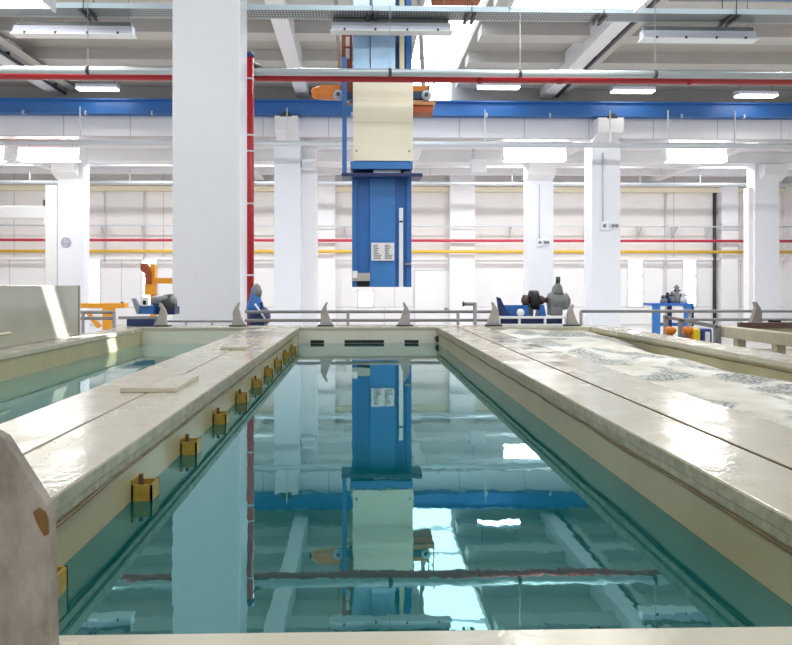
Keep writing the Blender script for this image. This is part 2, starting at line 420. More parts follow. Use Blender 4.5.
# pipes along the far wall
PD = 43.1
def hpipe(name, py, d, r, m, label, cat, x0=WX0, x1=WX1, px=372):
    z = Z(py, d, px)
    return MB().cyl((x0, d, z), (x1, d, z), r, 12).build(name, m, label=label, cat=cat)
hpipe('wall_pipe', 240.5, PD, .085, M_redp, 'thin red pipe running along the far wall above the yellow one', 'pipe')
hpipe('gas_pipe', 251.5, PD, .095, M_ypipe, 'yellow gas pipe running along the far wall', 'pipe')
t = thing('conduit_line', (0, PD, Z(226, PD)), 'thin grey conduit with small brackets high on the far wall', 'conduit')
z = Z(226, PD)
MB().cyl((WX0, PD, z), (WX1, PD, z), .045, 8).build('conduit', M_lpipe, t)
for px in (100, 141, 345, 512, 589, 643, 678, 712):
    x = X(px, PD)
    MB().box(x - .04, x + .04, PD - .05, WD, z - .06, z + .06).prism([(PD, z), (WD, z), (WD, z - .7), (WD - .05, z - .7)], 'x', x - .02, x + .02).build('bracket', M_lpipe, t)
for i, (px, m, l) in enumerate(((141, M_lpipe, 'thin vertical conduit on the far wall above the orange jib'), (101, M_lpipe, 'thin vertical conduit on the far wall left of the orange jib'), (719.5, M_dark, 'dark vertical cable run on the far wall by the blue bench'), (670, M_lpipe, 'thin pale conduit between the two right windows'))):
    x = X(px, 43.3)
    zt, zb = Z(188, 43.3), (Z(262, 43.3) if i < 2 else 0)
    MB().cyl((x, 43.9, zb), (x, 43.9, zt), .05 if i != 2 else .11, 8).build('vertical_conduit', m, label=l, cat='conduit')

# columns -------------------------------------------------------------------
bx0, bx1 = X(172, 12.8), X(240, 12.8)
MB().box(bx0, bx1, 12.8, 13.62, 0, ROOF, .03).build('column', M_colw, label='huge smooth white column beside the red pipe', cat='column', kind='thing')
RW = 31.2
def front_column(a, b, label, cap):
    x0, x1 = X(a, RW), X(b, RW)
    t = thing('column', ((x0 + x1) / 2, RW + .35, 0), label, 'column', 'columns under the blue runway', 'thing')
    MB().box(x0, x1, RW, RW + .9, 0, zf0 + .3, .02).build('shaft', M_colw, t)
    c0, c1 = X(cap[0], RW - .9), X(cap[1], RW - .9)
    zt, zm, zb = Z(116, RW - .9), Z(131, RW - .9), Z(142, RW)
    MB().prism([(RW, zb), (RW - .9, zm), (RW - .9, zt), (RW, zt)], 'x', c0, c1, .02).build('corbel', M_white, t)
    return t
front_column(274, 300, 'white column with a corbel, left of the blue crane', (274.5, 298))
front_column(592, 620.5, 'white column with a corbel, right of the grey motor unit', (598, 624))
x0 = X(301, 32.2); x1 = X(317, 32.2)
MB().box(x0, x1, 32.15, 32.9, 0, ZAIS, .02).build('column', M_white, label='plain white column standing close behind a corbelled one', cat='column', kind='thing')
x0 = X(585.5, 32.6); x1 = X(592.5, 32.6)
MB().box(x0, x1, 32.2, 32.8, 0, ZAIS, .02).build('column', M_white, label='slim white column hugging the corbelled one at right', cat='column', kind='thing')
MD = 36.6
def mid_column(a, b, cap, label, extra=None):
    x0, x1 = X(a, MD), X(b, MD)
    t = thing('column', ((x0 + x1) / 2, MD + .4, 0), label, 'column', 'columns in the side aisle', 'thing')
    MB().box(x0, x1, MD, MD + .8, 0, Z(161, MD), .02).build('shaft', M_colw, t)
    c0, c1 = X(cap[0], MD - .6), X(cap[1], MD - .6)
    MB().prism([(MD, Z(180, MD)), (MD - .6, Z(173, MD - .6)), (MD - .6, Z(162, MD - .6)), (MD, Z(162, MD))], 'x', c0, c1, .02).build('corbel', M_white, t)
    if extra:
        e0, e1 = X(extra[0], MD + .2), X(extra[1], MD + .2)
        MB().box(e0, e1, MD + .2, MD + .75, 0, Z(186, MD + .2), .02).build('side_post', M_white, t)
    return t
mid_column(57.5, 83.5, (51, 75), 'white aisle column with a round grey disc on it', (45, 57))
mid_column(527, 553.5, (529, 556), 'white aisle column rising behind the grey motor unit')
mid_column(755, 779.5, (765, 788), 'white aisle column near the right edge', (749, 754.5))
MB().box(WX0, WX1, MD - .1, MD + .9, Z(162, MD), ZAIS, .02).build('aisle_beam', M_white, kind='thing', label='white beam across the side aisle behind the hanging lamps', cat='beam')
# sticker on the left aisle column
c = at(66, 242.5, MD - .01)
t = thing('round_sign', c, 'small round grey disc on a white column', 'sign')
MB().cyl((c.x, MD - .03, c.z), (c.x, MD, c.z), .27, 24).build('disc', mat('disc_grey', rgb(170, 172, 188), .5), t)
mb = MB()
for a in (0.4, 1.97, 2.8): mb.cyl((c.x - .2 * math.cos(a), MD - .04, c.z - .2 * math.sin(a)), (c.x + .2 * math.cos(a), MD - .04, c.z + .2 * math.sin(a)), .02, 6)
mb.build('mark', mat('disc_mark', rgb(206, 208, 220), .5), t)

# sockets with conduits
def sockets(px0, px1, py, d, ptop, label):
    a = at(px0, py, d); b = at(px1, py, d)
    t = thing('socket_box', (a.x, d, a.z - .2), label, 'socket', 'socket boxes on columns')
    MB().box(a.x, a.x + (b.x - a.x) * .45, d - .12, d, a.z - .2, a.z + .2, .02).box(a.x + (b.x - a.x) * .5, b.x, d - .12, d, a.z - .12, a.z + .16, .02).build('box', M_white2, t)
    MB().cyl((a.x + .12, d - .04, a.z + .2), (a.x + .12, d - .04, Z(ptop, d)), .03, 8).build('conduit', M_lpipe, t)
    for f in (.2, .65, .85):
        x = a.x + (b.x - a.x) * f; MB().cyl((x, d - .14, a.z), (x, d - .11, a.z), .09, 10).build('socket', M_grey, t)

sockets(537, 549, 242.5, MD, 184, 'small white socket boxes on the column behind the motor unit')
sockets(600, 618.5, 226, RW, 152, 'row of round sockets on the corbelled column at right')
# white junction boxes
def jbox(px0, px1, py0, py1, d, label):
    a = at(px0, py1, d); b = at(px1, py0, d)
    t = thing('junction_box', (a.x, d, a.z), label, 'junction box')
    MB().box(a.x, b.x, d, d + .5, a.z, b.z, .03).build('box', M_white2, t)
    MB().box(a.x + .1, a.x + .2, d + .2, d + .3, b.z, ZAIS).build('hanger', M_lpipe, t)
    MB().box(a.x - .02, b.x + .02, d - .02, d + .02, a.z - .02, a.z + .05).build('cover_rim', M_lipl, t)
jbox(471, 487, 159, 172, 35.6, 'white box hanging from the aisle roof beside the door')
jbox(301.5, 315, 159, 169, 31.6, 'white box on the column left of the blue crane')
# light-coloured water pipe below the fascia and secondary one near the wall
t = thing('service_pipe', (0, 29.5, Z(142.5, 29.5)), 'long pale pipe hung below the white fascia beam', 'pipe')
z = Z(144, 29.5)
MB().cyl((WX0, 29.5, z), (WX1, 29.5, z), .11, 12).build('pipe', M_lpipe, t)
for px in (80, 287, 485, 610, 668, 735):
    x = X(px, 29.5); MB().box(x - .02, x + .02, 29.46, 29.54, z, zf1 - .05).build('hanger', M_lpipe, t)
hpipe('aisle_pipe', 183, 40.5, .09, M_lpipe, 'pale pipe under the aisle roof in front of the wall top', 'pipe')
for px in (30, 130, 345, 430, 512, 640, 700):
    x = X(px, 40.5); MB().box(x - .02, x + .02, 40.47, 40.53, Z(183, 40.5), ZAIS).build('hanger', M_lpipe, bpy.data.objects['aisle_pipe'])

# blue runway I-beam ---------------------------------------------------------
zb0, zb1 = Z(116, BEAM_D), Z(101.5, BEAM_D)
t = thing('crane_runway', (0, BEAM_D, zb0), 'long blue steel crane runway beam across the hall', 'beam', kind='thing')
MB().box(WX0, WX1, BEAM_D - .05, BEAM_D + .05, zb0, zb1).box(WX0, WX1, BEAM_D - .2, BEAM_D + .3, zb0, zb0 + .04).box(WX0, WX1, BEAM_D - .25, BEAM_D + .3, zb1 - .05, zb1).build('beam', M_beam, t)
MB().box(WX0, WX1, BEAM_D - .05, BEAM_D + .05, zb1, zb1 + .06).build('rail', M_dark, t)
for px in (25, 87, 153, 287, 352, 486, 549, 610, 680, 742):
    x = X(px, BEAM_D); MB().box(x - .03, x + .03, BEAM_D - .22, BEAM_D - .06, zb0 - .05, zb0 + .12).build('clip', M_lpipe, t)
for px in (287, 610):
    x = X(px, BEAM_D); MB().prism([(x - .25, zb0 - .12), (x + .25, zb0 - .12), (x + .12, zb0 + .1), (x - .12, zb0 + .1)], 'y', BEAM_D - .3, BEAM_D + .1).build('bearing', M_dark, t)

# orange crane girder in the aisle at upper left
t = thing('aisle_crane', (X(20, 33), 33, Z(143, 33)), 'orange crane girder peeping under the fascia at upper left', 'crane')
MB().box(X(-90, 33), X(62, 33), 32.7, 33.2, Z(144, 33), Z(133, 33), .03).build('girder', M_rustor, t)
MB().box(X(58, 33), X(69, 33), 32.6, 33.3, Z(142, 33), Z(134.5, 33), .05).build('end_carriage', M_brown, t)
MB().box(X(14, 33), X(19, 33), 32.6, 32.7, Z(145, 33), Z(133, 33)).build('bracket', M_orange, t)
# white crane arm at far left
t = thing('wall_crane_arm', (X(20, 38), 38, Z(220, 38)), 'white horizontal crane arm joined to the left aisle column', 'crane arm')
MB().box(X(-120, 38), X(49, 38), 37.9, 38.3, Z(219, 38), Z(207, 38), .03).build('arm', M_white, t)
MB().box(X(45, 37.6), X(56, 37.6), 37.4, 38.4, Z(226, 37.6), Z(218, 37.6), .03).build('end_block', M_white2, t)
MB().box(X(44, 38), X(47, 38), 37.9, 38.1, Z(207, 38), Z(201, 38)).build('stop', M_black, t)

# lamps ----------------------------------------------------------------------
def lit_lamp(px0, px1, py0, py1, d, label, top, m=None):
    x0, x1 = X(px0, d), X(px1, d); z0, z1 = Z(py1, d, (px0 + px1) / 2), Z(py0, d, (px0 + px1) / 2)
    t = thing('trough_lamp', ((x0 + x1) / 2, d, z0), label, 'lamp', 'lit trough lamps')
    MB().prism([(d + .12, z1 + .1), (d + .5, z1 + .1), (d + .6, z0 + .1), (d + .1, z1)], 'x', x0, x1).build('housing', M_lav, t)
    MB().prism([(d + .1, z1 - .005), (d + .58, z0 + .09), (d + .45, z0), (d, z0), (d - .02, z0 + .04)], 'x', x0 + .03, x1 - .03).build('diffuser', m or M_lamp, t)
    for f in (.15, .85):
        x = x0 + (x1 - x0) * f; MB().box(x - .015, x + .015, d + .28, d + .31, z1 + .1, top).build('hanger_rod', M_grey, t)
    for x in (x0, x1): MB().prism([(d + .08, z1 + .11), (d + .52, z1 + .11), (d + .6, z0 - .02), (d - .06, z0 - .02)], 'x', x - .02, x + .02).build('end_cap', M_lipl, t)
    return t
lit_lamp(17.5, 79, 148, 160, 33, 'glowing trough lamp hung in the aisle at the left', ZAIS)
lit_lamp(-47, 4, 146, 160, 33.5, 'glowing trough lamp cut by the left edge below the orange girder', ZAIS)
lit_lamp(504, 566, 148, 160, 33, 'glowing trough lamp above the column behind the motor unit', ZAIS)
lit_lamp(667, 727, 149, 161, 33, 'glowing trough lamp in the aisle right of the corbelled column', ZAIS)
lit_lamp(515.5, 647.5, -17, -1.5, 12.9, 'large bright lamp at the top edge right of centre', ROOF)
lit_lamp(-90, 41, -18, -2, 12.9, 'large bright lamp in the upper left corner', ROOF)
def off_lamp(px0, px1, py0, d, label):
    x0, x1 = X(px0, d), X(px1, d); pm = (px0 + px1) / 2
    za, zb, zc, zd = Z(py0, d, pm), Z(py0 + 5.5, d, pm), Z(py0 + 13, d, pm), Z(py0 + 14.5, d, pm)
    t = thing('trough_lamp', ((x0 + x1) / 2, d, zd), label, 'lamp', 'unlit grey trough lamps')
    MB().box(x0 + .06, x1 - .06, d + .02, d + .14, zb, za, .015).build('housing', M_house, t)
    MB().prism([(d, zb + .02), (d + .16, zb + .02), (d + .16, zc), (d - .08, zc)], 'x', x0 + .03, x1 - .03).build('reflector', M_lav, t)
    MB().box(x0, x1, d - .1, d + .18, zd, zc, .01).build('lower_lip', M_lipl, t)
    for f in (.12, .37, .63, .88):
        x = x0 + (x1 - x0) * f; MB().box(x - .02, x + .02, d - .115, d - .07, zd + .005, zc + .02).build('clip', M_dark, t)
    for f in (.06, .94):
        x = x0 + (x1 - x0) * f; MB().box(x - .007, x + .007, d + .1, d + .114, za, ROOF).build('hanger_rod', M_grey, t)
off_lamp(12, 134, 21, 14.5, 'unlit pale grey trough lamp left of the huge column')
off_lamp(330, 452, 18, 14.35, 'unlit pale grey trough lamp in front of the blue crane')
off_lamp(641, 757, 26, 14.6, 'unlit pale grey trough lamp at upper right')
def roof_lamp(px0, px1, py, label):
    d = 29.4; x0, x1 = X(px0, d), X(px1, d); z = Z(py, d, (px0 + px1) / 2)
    t = thing('roof_lamp', ((x0 + x1) / 2, d, z), label, 'lamp', 'small roof lamps')
    MB().prism([(d, z + .16), (d + .4, z + .22), (d + .4, z), (d, z)], 'x', x0, x1).build('housing', M_lav, t)
    MB().box(x0 + .04, x1 - .04, d - .02, d + .38, z - .05, z, .01).build('diffuser', M_lampS, t)
    for f in (.1, .9):
        x = x0 + (x1 - x0) * f; MB().box(x - .015, x + .015, d + .2, d + .23, z + .1, ROOF).build('hanger_rod', M_grey, t)
roof_lamp(75, 117, 87.5, 'small roof lamp left of the huge column')
roof_lamp(478, 521, 86, 'small roof lamp just right of the skylight')
roof_lamp(613, 656, 90, 'small roof lamp right of the conduit beam')
roof_lamp(738, 779, 94.5, 'small roof lamp near the right edge')

# pipes and tray across the near hall ----------------------------------------
t = thing('fire_pipe', (0, 14.15, Z(78, 14.15)), 'long red pipe crossing the hall under the grey one', 'pipe')
z = Z(78, 14.15)
MB().cyl((-14, 14.15, z), (14, 14.15, z), .085, 16).build('pipe', M_red, t)
for px in (480, 560, 690):
    x = X(px, 14.15); MB().cyl((x - .05, 14.15, z), (x + .05, 14.15, z), .1, 16).build('coupling', M_red, t)
t = thing('grey_pipe', (0, 13.92, Z(72, 13.92)), 'long grey pipe running just above the red one', 'pipe')
z = Z(72.5, 13.92)
MB().cyl((-14, 13.92, z), (14, 13.92, z), .075, 16).build('pipe', M_gpipe, t)
for px in (88, 390, 520, 655):
    x = X(px, 13.92)
    MB().cyl((x - .03, 13.92, z), (x + .03, 13.92, z), .09, 16).build('clamp', M_dark, t)
    MB().box(x - .005, x + .005, 13.91, 13.92, z, ROOF).build('hanger_rod', M_grey, t)
c = at(250, 308, 13.85)
t = thing('riser_pipe', (c.x, 13.85, 0), 'vertical red pipe right beside the huge white column', 'pipe')
zt = Z(56, 13.85)
MB().cyl((c.x, 13.85, 0.0), (c.x, 13.85, zt), .078, 18).build('pipe', M_red, t)
MB().lathe([(0, .085), (.06, .09), (.1, .07), (.13, .02)], (c.x, 13.85, zt - .06), 'z').build('cap', M_navy, t)
for py in (81, 137, 153, 205, 276):
    z = Z(py, 13.85); MB().cyl((c.x, 13.85, z), (c.x, 13.85, z + .03), .088, 18).build('clamp', M_lpipe, t)
z = Z(70, 13.85)
MB().tube([(c.x, 13.85, z + .1), (c.x + .15, 13.95, z + .06), (c.x + .18, 14.08, Z(78, 14.15))], .07).build('elbow', M_brown, t)
MB().tube([(c.x - .12, 13.8, Z(277, 13.8)), (c.x - .08, 13.8, Z(290, 13.8)), (c.x - .03, 13.82, Z(300, 13.8))], .02, 8).build('valve_lever', M_dark, t)
# cable tray
t = thing('cable_tray', (0, 14.0, Z(9, 14.0)), 'long perforated metal cable tray under the roof', 'cable tray')
z0, z1 = Z(10.5, 14.0), Z(5.5, 14.0)
MB().box(-14, 14, 14.0, 14.02, z0, z1).box(-14, 14, 14.46, 14.48, z0, z1).build('side_rail', mat('tray_side', rgb(196, 216, 226), .35, metal=.2), t)
MB().box(-14, 14, 14.02, 14.46, z0, z0 + .012).build('tray_bed', M_perf, t)
for px in (-20, 88, 372, 470, 600, 730):
    x = X(px, 14.2)
    mb = MB(); mb.box(x - .1, x - .04, 13.97, 14.52, z0 - .07, z0 - .02).box(x + .04, x + .1, 13.97, 14.52, z0 - .07, z0 - .02)
    for y in (13.95, 14.5): mb.box(x - .007, x + .007, y, y + .014, z0 - .07, ROOF)
    mb.build('hanger', M_dark, t)

# the blue crane -------------------------------------------------------------
D = 15.0
t = thing('lifting_crane', (X(382, D), D, Z(287, D)), 'tall blue crane column with cream cover sheet hanging over the tanks', 'crane')
def xd(px, d=D): return X(px, d)
def zd(py, d=D): return Z(py, d)
def part(name, m, px0, px1, py0, py1, d0, d1, bev=.008, parent=None, label=None):
    return MB().box(xd(px0), xd(px1), d0, d1, zd(py1), zd(py0), bev).build(name, m, parent or t, label=label)
part('back_plate', M_blue, 352, 411.5, 176, 287, D + .07, D + 1.0)
part('left_channel', M_blue, 352, 357, 178, 287, D + .02, D + .25)
part('centre_column', M_blue2, 370, 395.5, 178, 287, D + .01, D + .25)
part('right_channel', M_blue, 406.5, 411.5, 178, 287, D, D + .25)
part('scale_strip', M_white2, 399, 403, 208, 287, D - .04, D + .22, .004)
part('strip_mark', M_black, 399.2, 402.8, 221, 222.5, D - .05, D - .035, 0)
n = part('notice_sheet', M_paper, 371.2, 394.2, 242.8, 260.6, D - .035, D - .02, 0)
mb = MB()
for cx in (373.5, 384.5):
    for k in range(9):
        w = random.uniform(3.5, 8.5); y = 245 + k * 1.65
        mb.box(xd(cx), xd(cx + w), D - .04, D - .034, zd(y + .75), zd(y))
mb.build('text_lines', M_ink, n)
part('lower_cover', mat('cover_grey', rgb(178, 178, 170), .4), 352, 370, 273, 281, D - .06, D + .1)
part('cover_tag', M_white2, 352.5, 357.5, 271, 278, D - .08, D - .06, .003)
part('foot_gap_shade', M_black, 352.5, 369.5, 281, 287, D + .05, D + .2)  # black block, the foot gap's shade put into its colour
k = part('latch', M_grey, 405, 411, 263, 265, D - .08, D, .005)
part('head_beam', M_blue2, 350.5, 412, 163, 170.5, D - .2, D + 1.0)
part('head_gap_shade', M_black, 353, 411, 170.5, 176, D + .15, D + .9)  # solid black stands in for the dark under the head beam
part('gauge_box', mat('gauge', rgb(206, 218, 228), .35), 373.5, 400.5, 170.6, 176, D - .1, D + .1)
part('limit_switch', M_motor, 403.5, 411.5, 172, 175, D - .12, D + .1)
part('shelf_plate', M_navy, 342, 421, 175.5, 179, D - .35, D + .3)
mb = MB(); mb.box(xd(342.6), xd(347), D - .32, D - .2, zd(178), zd(62), .01)
mb.build('guard_pole', M_blue, t)
part('cream_cover', M_cream, 353, 412.3, 74, 162.5, D - .22, D - .18, .006)
part('cover_fold', M_cream, 353.3, 412, 123, 125, D - .24, D - .2, .006)
for i, (px, py) in enumerate(((356.5, 82), (408.5, 82), (356.5, 153), (408.5, 153))):
    MB().cyl((xd(px), D - .25, zd(py)), (xd(px), D - .22, zd(py)), .02, 10).build('bolt', M_motor, t)
part('mast_core', M_blue, 354, 411, -62, 163, D + .1, D + .9)
part('upper_sheet', M_pale, 353.2, 369.8, -40, 74, D - .12, D - .08, .004)
part('upper_sheet', M_pale, 370.6, 395, -40, 74, D - .16, D - .12, .004)
part('upper_strip', M_creamS, 399.3, 404, -40, 74, D - .12, D + .1, .004)
part('upper_rail', M_blue, 405.5, 411.5, -40, 74, D - .05, D + .1, .004)
hf = part('orange_frame', M_rustor, 341.5, 352, 15, 100, D + .2, D + .5)
for py in (34, 46, 90):
    MB().box(xd(345.5), xd(349.5), D + .17, D + .21, zd(py + 10), zd(py)).build('plate', M_paper, hf)
for pxs in ((331.5, 334.5, 339, 342.5), (417.5, 421, 424, 427.5)):
    MB().prism([(xd(pxs[0]), zd(-40)), (xd(pxs[1]), zd(-40)), (xd(pxs[3]), zd(93)), (xd(pxs[2]), zd(93))], 'y', D + .35, D + .5).build('hanger_post', mat('post_grey', rgb(176, 172, 160), .5, noise=.3, scale=5), t)
# orange hoist motor at the left
hz0, hz1 = zd(98), zd(84.5)
hm = MB().lathe([(0, .05), (.03, .11), (.14, .14), (.62, .145), (.68, .12), (.7, .04)], (xd(311), D + .15, (hz0 + hz1) / 2), 'x', 20).build('hoist_motor', M_orange, t)
MB().cyl((xd(309.5), D + .15, (hz0 + hz1) / 2), (xd(311.5), D + .15, (hz0 + hz1) / 2), .05, 12).build('shaft_end', M_black, hm)
MB().box(xd(319), xd(341), D + .0, D + .3, zd(97), zd(85), .02).build('gear_housing', M_orange, t)
part('axle_beam', mat('axle_blue', rgb(34, 62, 96), .4), 336, 352, 92.5, 100, D - .05, D + .1)
part('axle_beam', MATS['axle_blue'], 412, 428, 91.5, 99.5, D - .05, D + .1)
for px in (338.3, 425.8):
    r = MB().lathe([(-.03, .09), (0, .11), (.05, .11), (.07, .05)], (xd(px), D - .1, zd(96)), 'y', 20).build('roller', mat('roller%d' % px, rgb(170, 186, 196), .3, metal=.5), t)
    MB().cyl((xd(px), D - .16, zd(96)), (xd(px), D - .12, zd(96)), .04, 12).build('hub', M_dark, r)
part('end_carriage', M_orange, 412.5, 430, 84, 92, D + .1, D + .5)
part('end_carriage', M_rustor, 412.5, 433, 101.5, 113, D - .02, D + .4)
part('rail_shoe', mat('shoe', rgb(196, 142, 96), .5), 412.5, 435, 100.5, 105, D - .06, D + .42)
mb = MB()
for px in (428.5, 434.5): mb.cyl((xd(px), D + .05, zd(103)), (xd(px), D + .05, zd(58 if px > 430 else 75)), .012, 8)
for py in (66, 75, 84, 93): mb.cyl((xd(428.5 if py > 70 else 431), D + .05, zd(py + 3)), (xd(434.5), D + .05, zd(py - 3)), .01, 8)
mb.build('ladder', M_brown, t)
# bridge girders that carry it, just above the picture
zg = CZ + 6.9
MB().box(-13.5, 13.5, D + .25, D + .65, zg - .45, zg + .25, .02).build('bridge_girder', M_blue, t)
MB().box(xd(432), xd(480), D - .1, D + .2, zd(1.5), zd(-20), .02).build('travel_motor', M_rustor, t)

# ------------------------------------------------------------------ tanks
T_END = 10.12; T_END2 = 10.55
XL, XR = -0.885, 1.125
SEAML, LTR, LTL, LTO = -1.19, -1.55, -3.12, -3.46
SEAMR, RTL, RTR, RTO = 1.405, 1.80, 3.36, 3.72
Y0 = 1.22
def tank(name, xi0, xi1, xo0, xo1, y0, y1, yo0, yo1, label, rim_m, wall_m, lipov=.012, floorz=.35):
    t = thing(name, ((xi0 + xi1) / 2, (y0 + y1) / 2, 0), label, 'tank', 'open process tanks', 'thing')
    w = .05
    zt = LIP - .05
    MB().box(xi0 - w, xi0, y0 - w, y1 + w, floorz, zt).build('side_wall', wall_m, t)
    MB().box(xi1, xi1 + w, y0 - w, y1 + w, floorz, zt).build('side_wall', wall_m, t)
    MB().box(xi0, xi1, y1, y1 + w, floorz, zt).build('end_wall', M_tankP, t)
    MB().box(xi0, xi1, y0 - w, y0, floorz, zt).build('end_wall', wall_m, t)
    MB().box(xi0 - w, xi1 + w, y0 - w, y1 + w, floorz - .06, floorz).build('tank_bottom', wall_m, t)
    o = lipov
    MB().box(xo0, xi0 + o, yo0, yo1, zt, LIP, .006).build('rim', rim_m, t)
    MB().box(xi1 - o, xo1, yo0, yo1, zt, LIP, .006).build('rim', rim_m, t)
    MB().box(xi0 + o, xi1 - o, y1 - o * .3, yo1, zt, LIP - .001, .006).build('rim', rim_m, t)
    MB().box(xi0 + o, xi1 - o, yo0, y0, zt, LIP - .001, .006).build('rim', rim_m, t)
    # outer skirt
    mb = MB(); mb.box(xo0 + .02, xo0 + .06, yo0 + .02, yo1 - .02, 0, zt).box(xo1 - .06, xo1 - .02, yo0 + .02, yo1 - .02, 0, zt)
    mb.box(xo0 + .06, xo1 - .06, yo1 - .06, yo1 - .02, 0, zt).box(xo0 + .06, xo1 - .06, yo0 + .02, yo0 + .06, 0, zt)
    mb.build('skirt', wall_m, t)
    return t
tc = tank('process_tank', XL, XR, SEAML, SEAMR, Y0, T_END, .6, T_END2, 'long central tank holding still teal liquid', M_deck, M_tank)
def bead(x, z, y0, y1, r=.009, seed=1):
    """wavering weld bead along the tank"""
    rnd = random.Random(seed); pts = []; y = y0
    while y < y1:
        pts.append((x, y, z + rnd.uniform(-.006, .006))); y += .32
    mb = MB()
    for i in range(len(pts) - 1): mb.cyl(pts[i], pts[i + 1], r, 6)
    return mb
MB().box(XL, XL + .007, Y0, T_END, LIP - .082, LIP - .05, .004).build('weld_strip', M_weld, tc)
MB().box(XR - .007, XR, Y0, T_END, LIP - .082, LIP - .05, .004).build('weld_strip', M_weld, tc)
MB().box(XL + .012, XL + .015, Y0, T_END, LIP - .044, LIP - .006).build('rim_edge', M_weld, tc)
MB().box(XR - .015, XR - .012, Y0, T_END, LIP - .044, LIP - .006).build('rim_edge', M_weld, tc)
bead(XL + .010, LIP - .088, Y0, T_END, .006, 2).build('weld_bead', M_seam, tc)
bead(XR - .010, LIP - .088, Y0, T_END, .006, 3).build('weld_bead', M_seam, tc)
for a, b in ((310.5, 324), (344.5, 384), (404.5, 418.5)):
    MB().box(X(a, T_END), X(b, T_END), T_END - .004, T_END + .02, Z(343, T_END), Z(340, T_END)).build('overflow_slot', M_black, tc)
c = at(438.5, 339, T_END - .1)
pf = MB().cyl((c.x, T_END - .12, c.z), (c.x, T_END, c.z), .045, 14).build('outlet_pipe', M_dark, tc)
# wooden-coloured pockets on the left wall
for i, y in enumerate([1.9, 2.78, 3.52, 4.28, 5.05, 5.8, 6.55, 7.3, 8.1, 8.9]):
    x0, x1 = XL, XL + .08; z0, z1 = WAT - .02, WAT + .062; w = .008; yy0, yy1 = y - .05, y + .05
    mb = MB()
    mb.box(x0, x1, yy0, yy0 + w, z0, z1).box(x0, x1, yy1 - w, yy1, z0, z1).box(x1 - w, x1, yy0, yy1, z0, z1).box(x0, x0 + w, yy0, yy1, z0, z1 + .02).box(x0, x1, yy0, yy1, z0, z0 + w)
    b = mb.build('bracket_pocket', M_yellowpl, tc)
    MB().box(x0 + .015, x0 + .03, y - .008, y + .008, z0 + .03, z1 + .03).build('pin', M_brown, b)
tl = tank('process_tank', LTL, LTR, LTO, SEAML - .012, Y0, T_END, .6, T_END2, 'left tank of greenish liquid beside the cream hood', M_deck, M_tank)
tr = tank('process_tank', RTL, RTR, SEAMR + .012, RTO, Y0, T_END, .6, T_END2, 'right tank filled with white foam', M_deck, M_tank)
bead(RTR - .012, LIP - .075, Y0, T_END, .008, 5).build('weld_bead', M_seam, tr)
MB().box(SEAML - .010, SEAML - .002, .6, T_END2, LIP - .04, LIP - .004).build('rim_joint', M_seam, tl)
MB().box(SEAMR + .002, SEAMR + .010, .6, T_END2, LIP - .04, LIP + .003).build('rim_joint', M_seam, tr)
c = at(594, 334, T_END - .05)
MB().box(c.x - .03, c.x + .05, T_END - .1, T_END, LIP - .14, LIP - .04, .01).build('outlet_pipe', M_motor, tr)

# liquids
def sheet(x0, x1, y0, y1, z0, z1): return MB().box(x0, x1, y0, y1, z0, z1)
sheet(XL, XR, Y0, T_END, .36, WAT).build('tank_liquid', M_water, kind='stuff', label='still teal mirror-like liquid in the central tank', cat='liquid')
sheet(LTL, LTR, Y0, T_END, .36, WAT).build('tank_liquid', M_waterL, kind='stuff', label='greenish liquid in the left tank', cat='liquid')
# foam: a gently heaving sheet
bm = bmesh.new(); NX, NY = 44, 230
fx0, fx1, fy0, fy1 = RTL - .002, RTR + .002, Y0 - .002, T_END + .002
from mathutils import noise as mnoise
grid = [[None] * (NX + 1) for _ in range(NY + 1)]
for j in range(NY + 1):
    for i in range(NX + 1):
        x = fx0 + (fx1 - fx0) * i / NX; y = fy0 + (fy1 - fy0) * j / NY
        h = mnoise.fractal(Vector((x * 1.6, y * 1.2, 3.1)), 1.0, 2.0, 4) * .035
        u = i / NX
        edge = -.17 * max(0, (u - .62) / .38) ** 1.3 * min(1, max(.25, (9.6 - y) / 2.0))
        z = min(LIP - .012 + .0 * u, LIP - .045 + h + edge)
        grid[j][i] = bm.verts.new((x, y, z))
for j in range(NY):
    for i in range(NX):
        f = bm.faces.new((grid[j][i], grid[j][i + 1], grid[j + 1][i + 1], grid[j + 1][i])); f.smooth = True
mb = MB(); mb.bm.free(); mb.bm = bm
mb.build('foam', M_foam, kind='stuff', label='white foam with grey bubble patches filling the right tank', cat='foam')

# cover plates lying on the left deck
def plate(x0, x1, y0, y1, label):
    MB().prism([(x0, y0), (x1, y0), (x1 - .0, y1), (x0, y1)], 'z', LIP, LIP + .028, .006).build('cover_plate', M_deck, label=label, cat='plate', group='plates lying on the left deck')
plate(-1.345, -1.03, 3.95, 4.5, 'nearer pale cover plate lying on the left deck')
plate(-1.30, -1.06, 6.55, 7.15, 'farther pale cover plate lying on the left deck')

# hood at the left
hx = -3.46
t = thing('side_hood', (hx + .02, 5, LIP), 'cream glossy splash panel standing along the left tank', 'splash panel')
MB().prism([(hx - .06, LIP), (hx + .06, LIP), (hx + .06, LIP + .6), (hx - .06, LIP + .6)], 'y', 1.4, 8.55, .012).build('panel', M_hood, t)
MB().cyl((hx + .062, 5.4, LIP + .16), (hx + .062, 6.9, LIP + .14), .012, 8).build('painted_glint', M_creamS, t)  # pale rod drawn for the light line reflected in the glossy panel
MB().box(hx - .07, hx + .07, 8.55, 8.58, LIP, LIP + .6, .005).build('end_plate', M_hood, t)

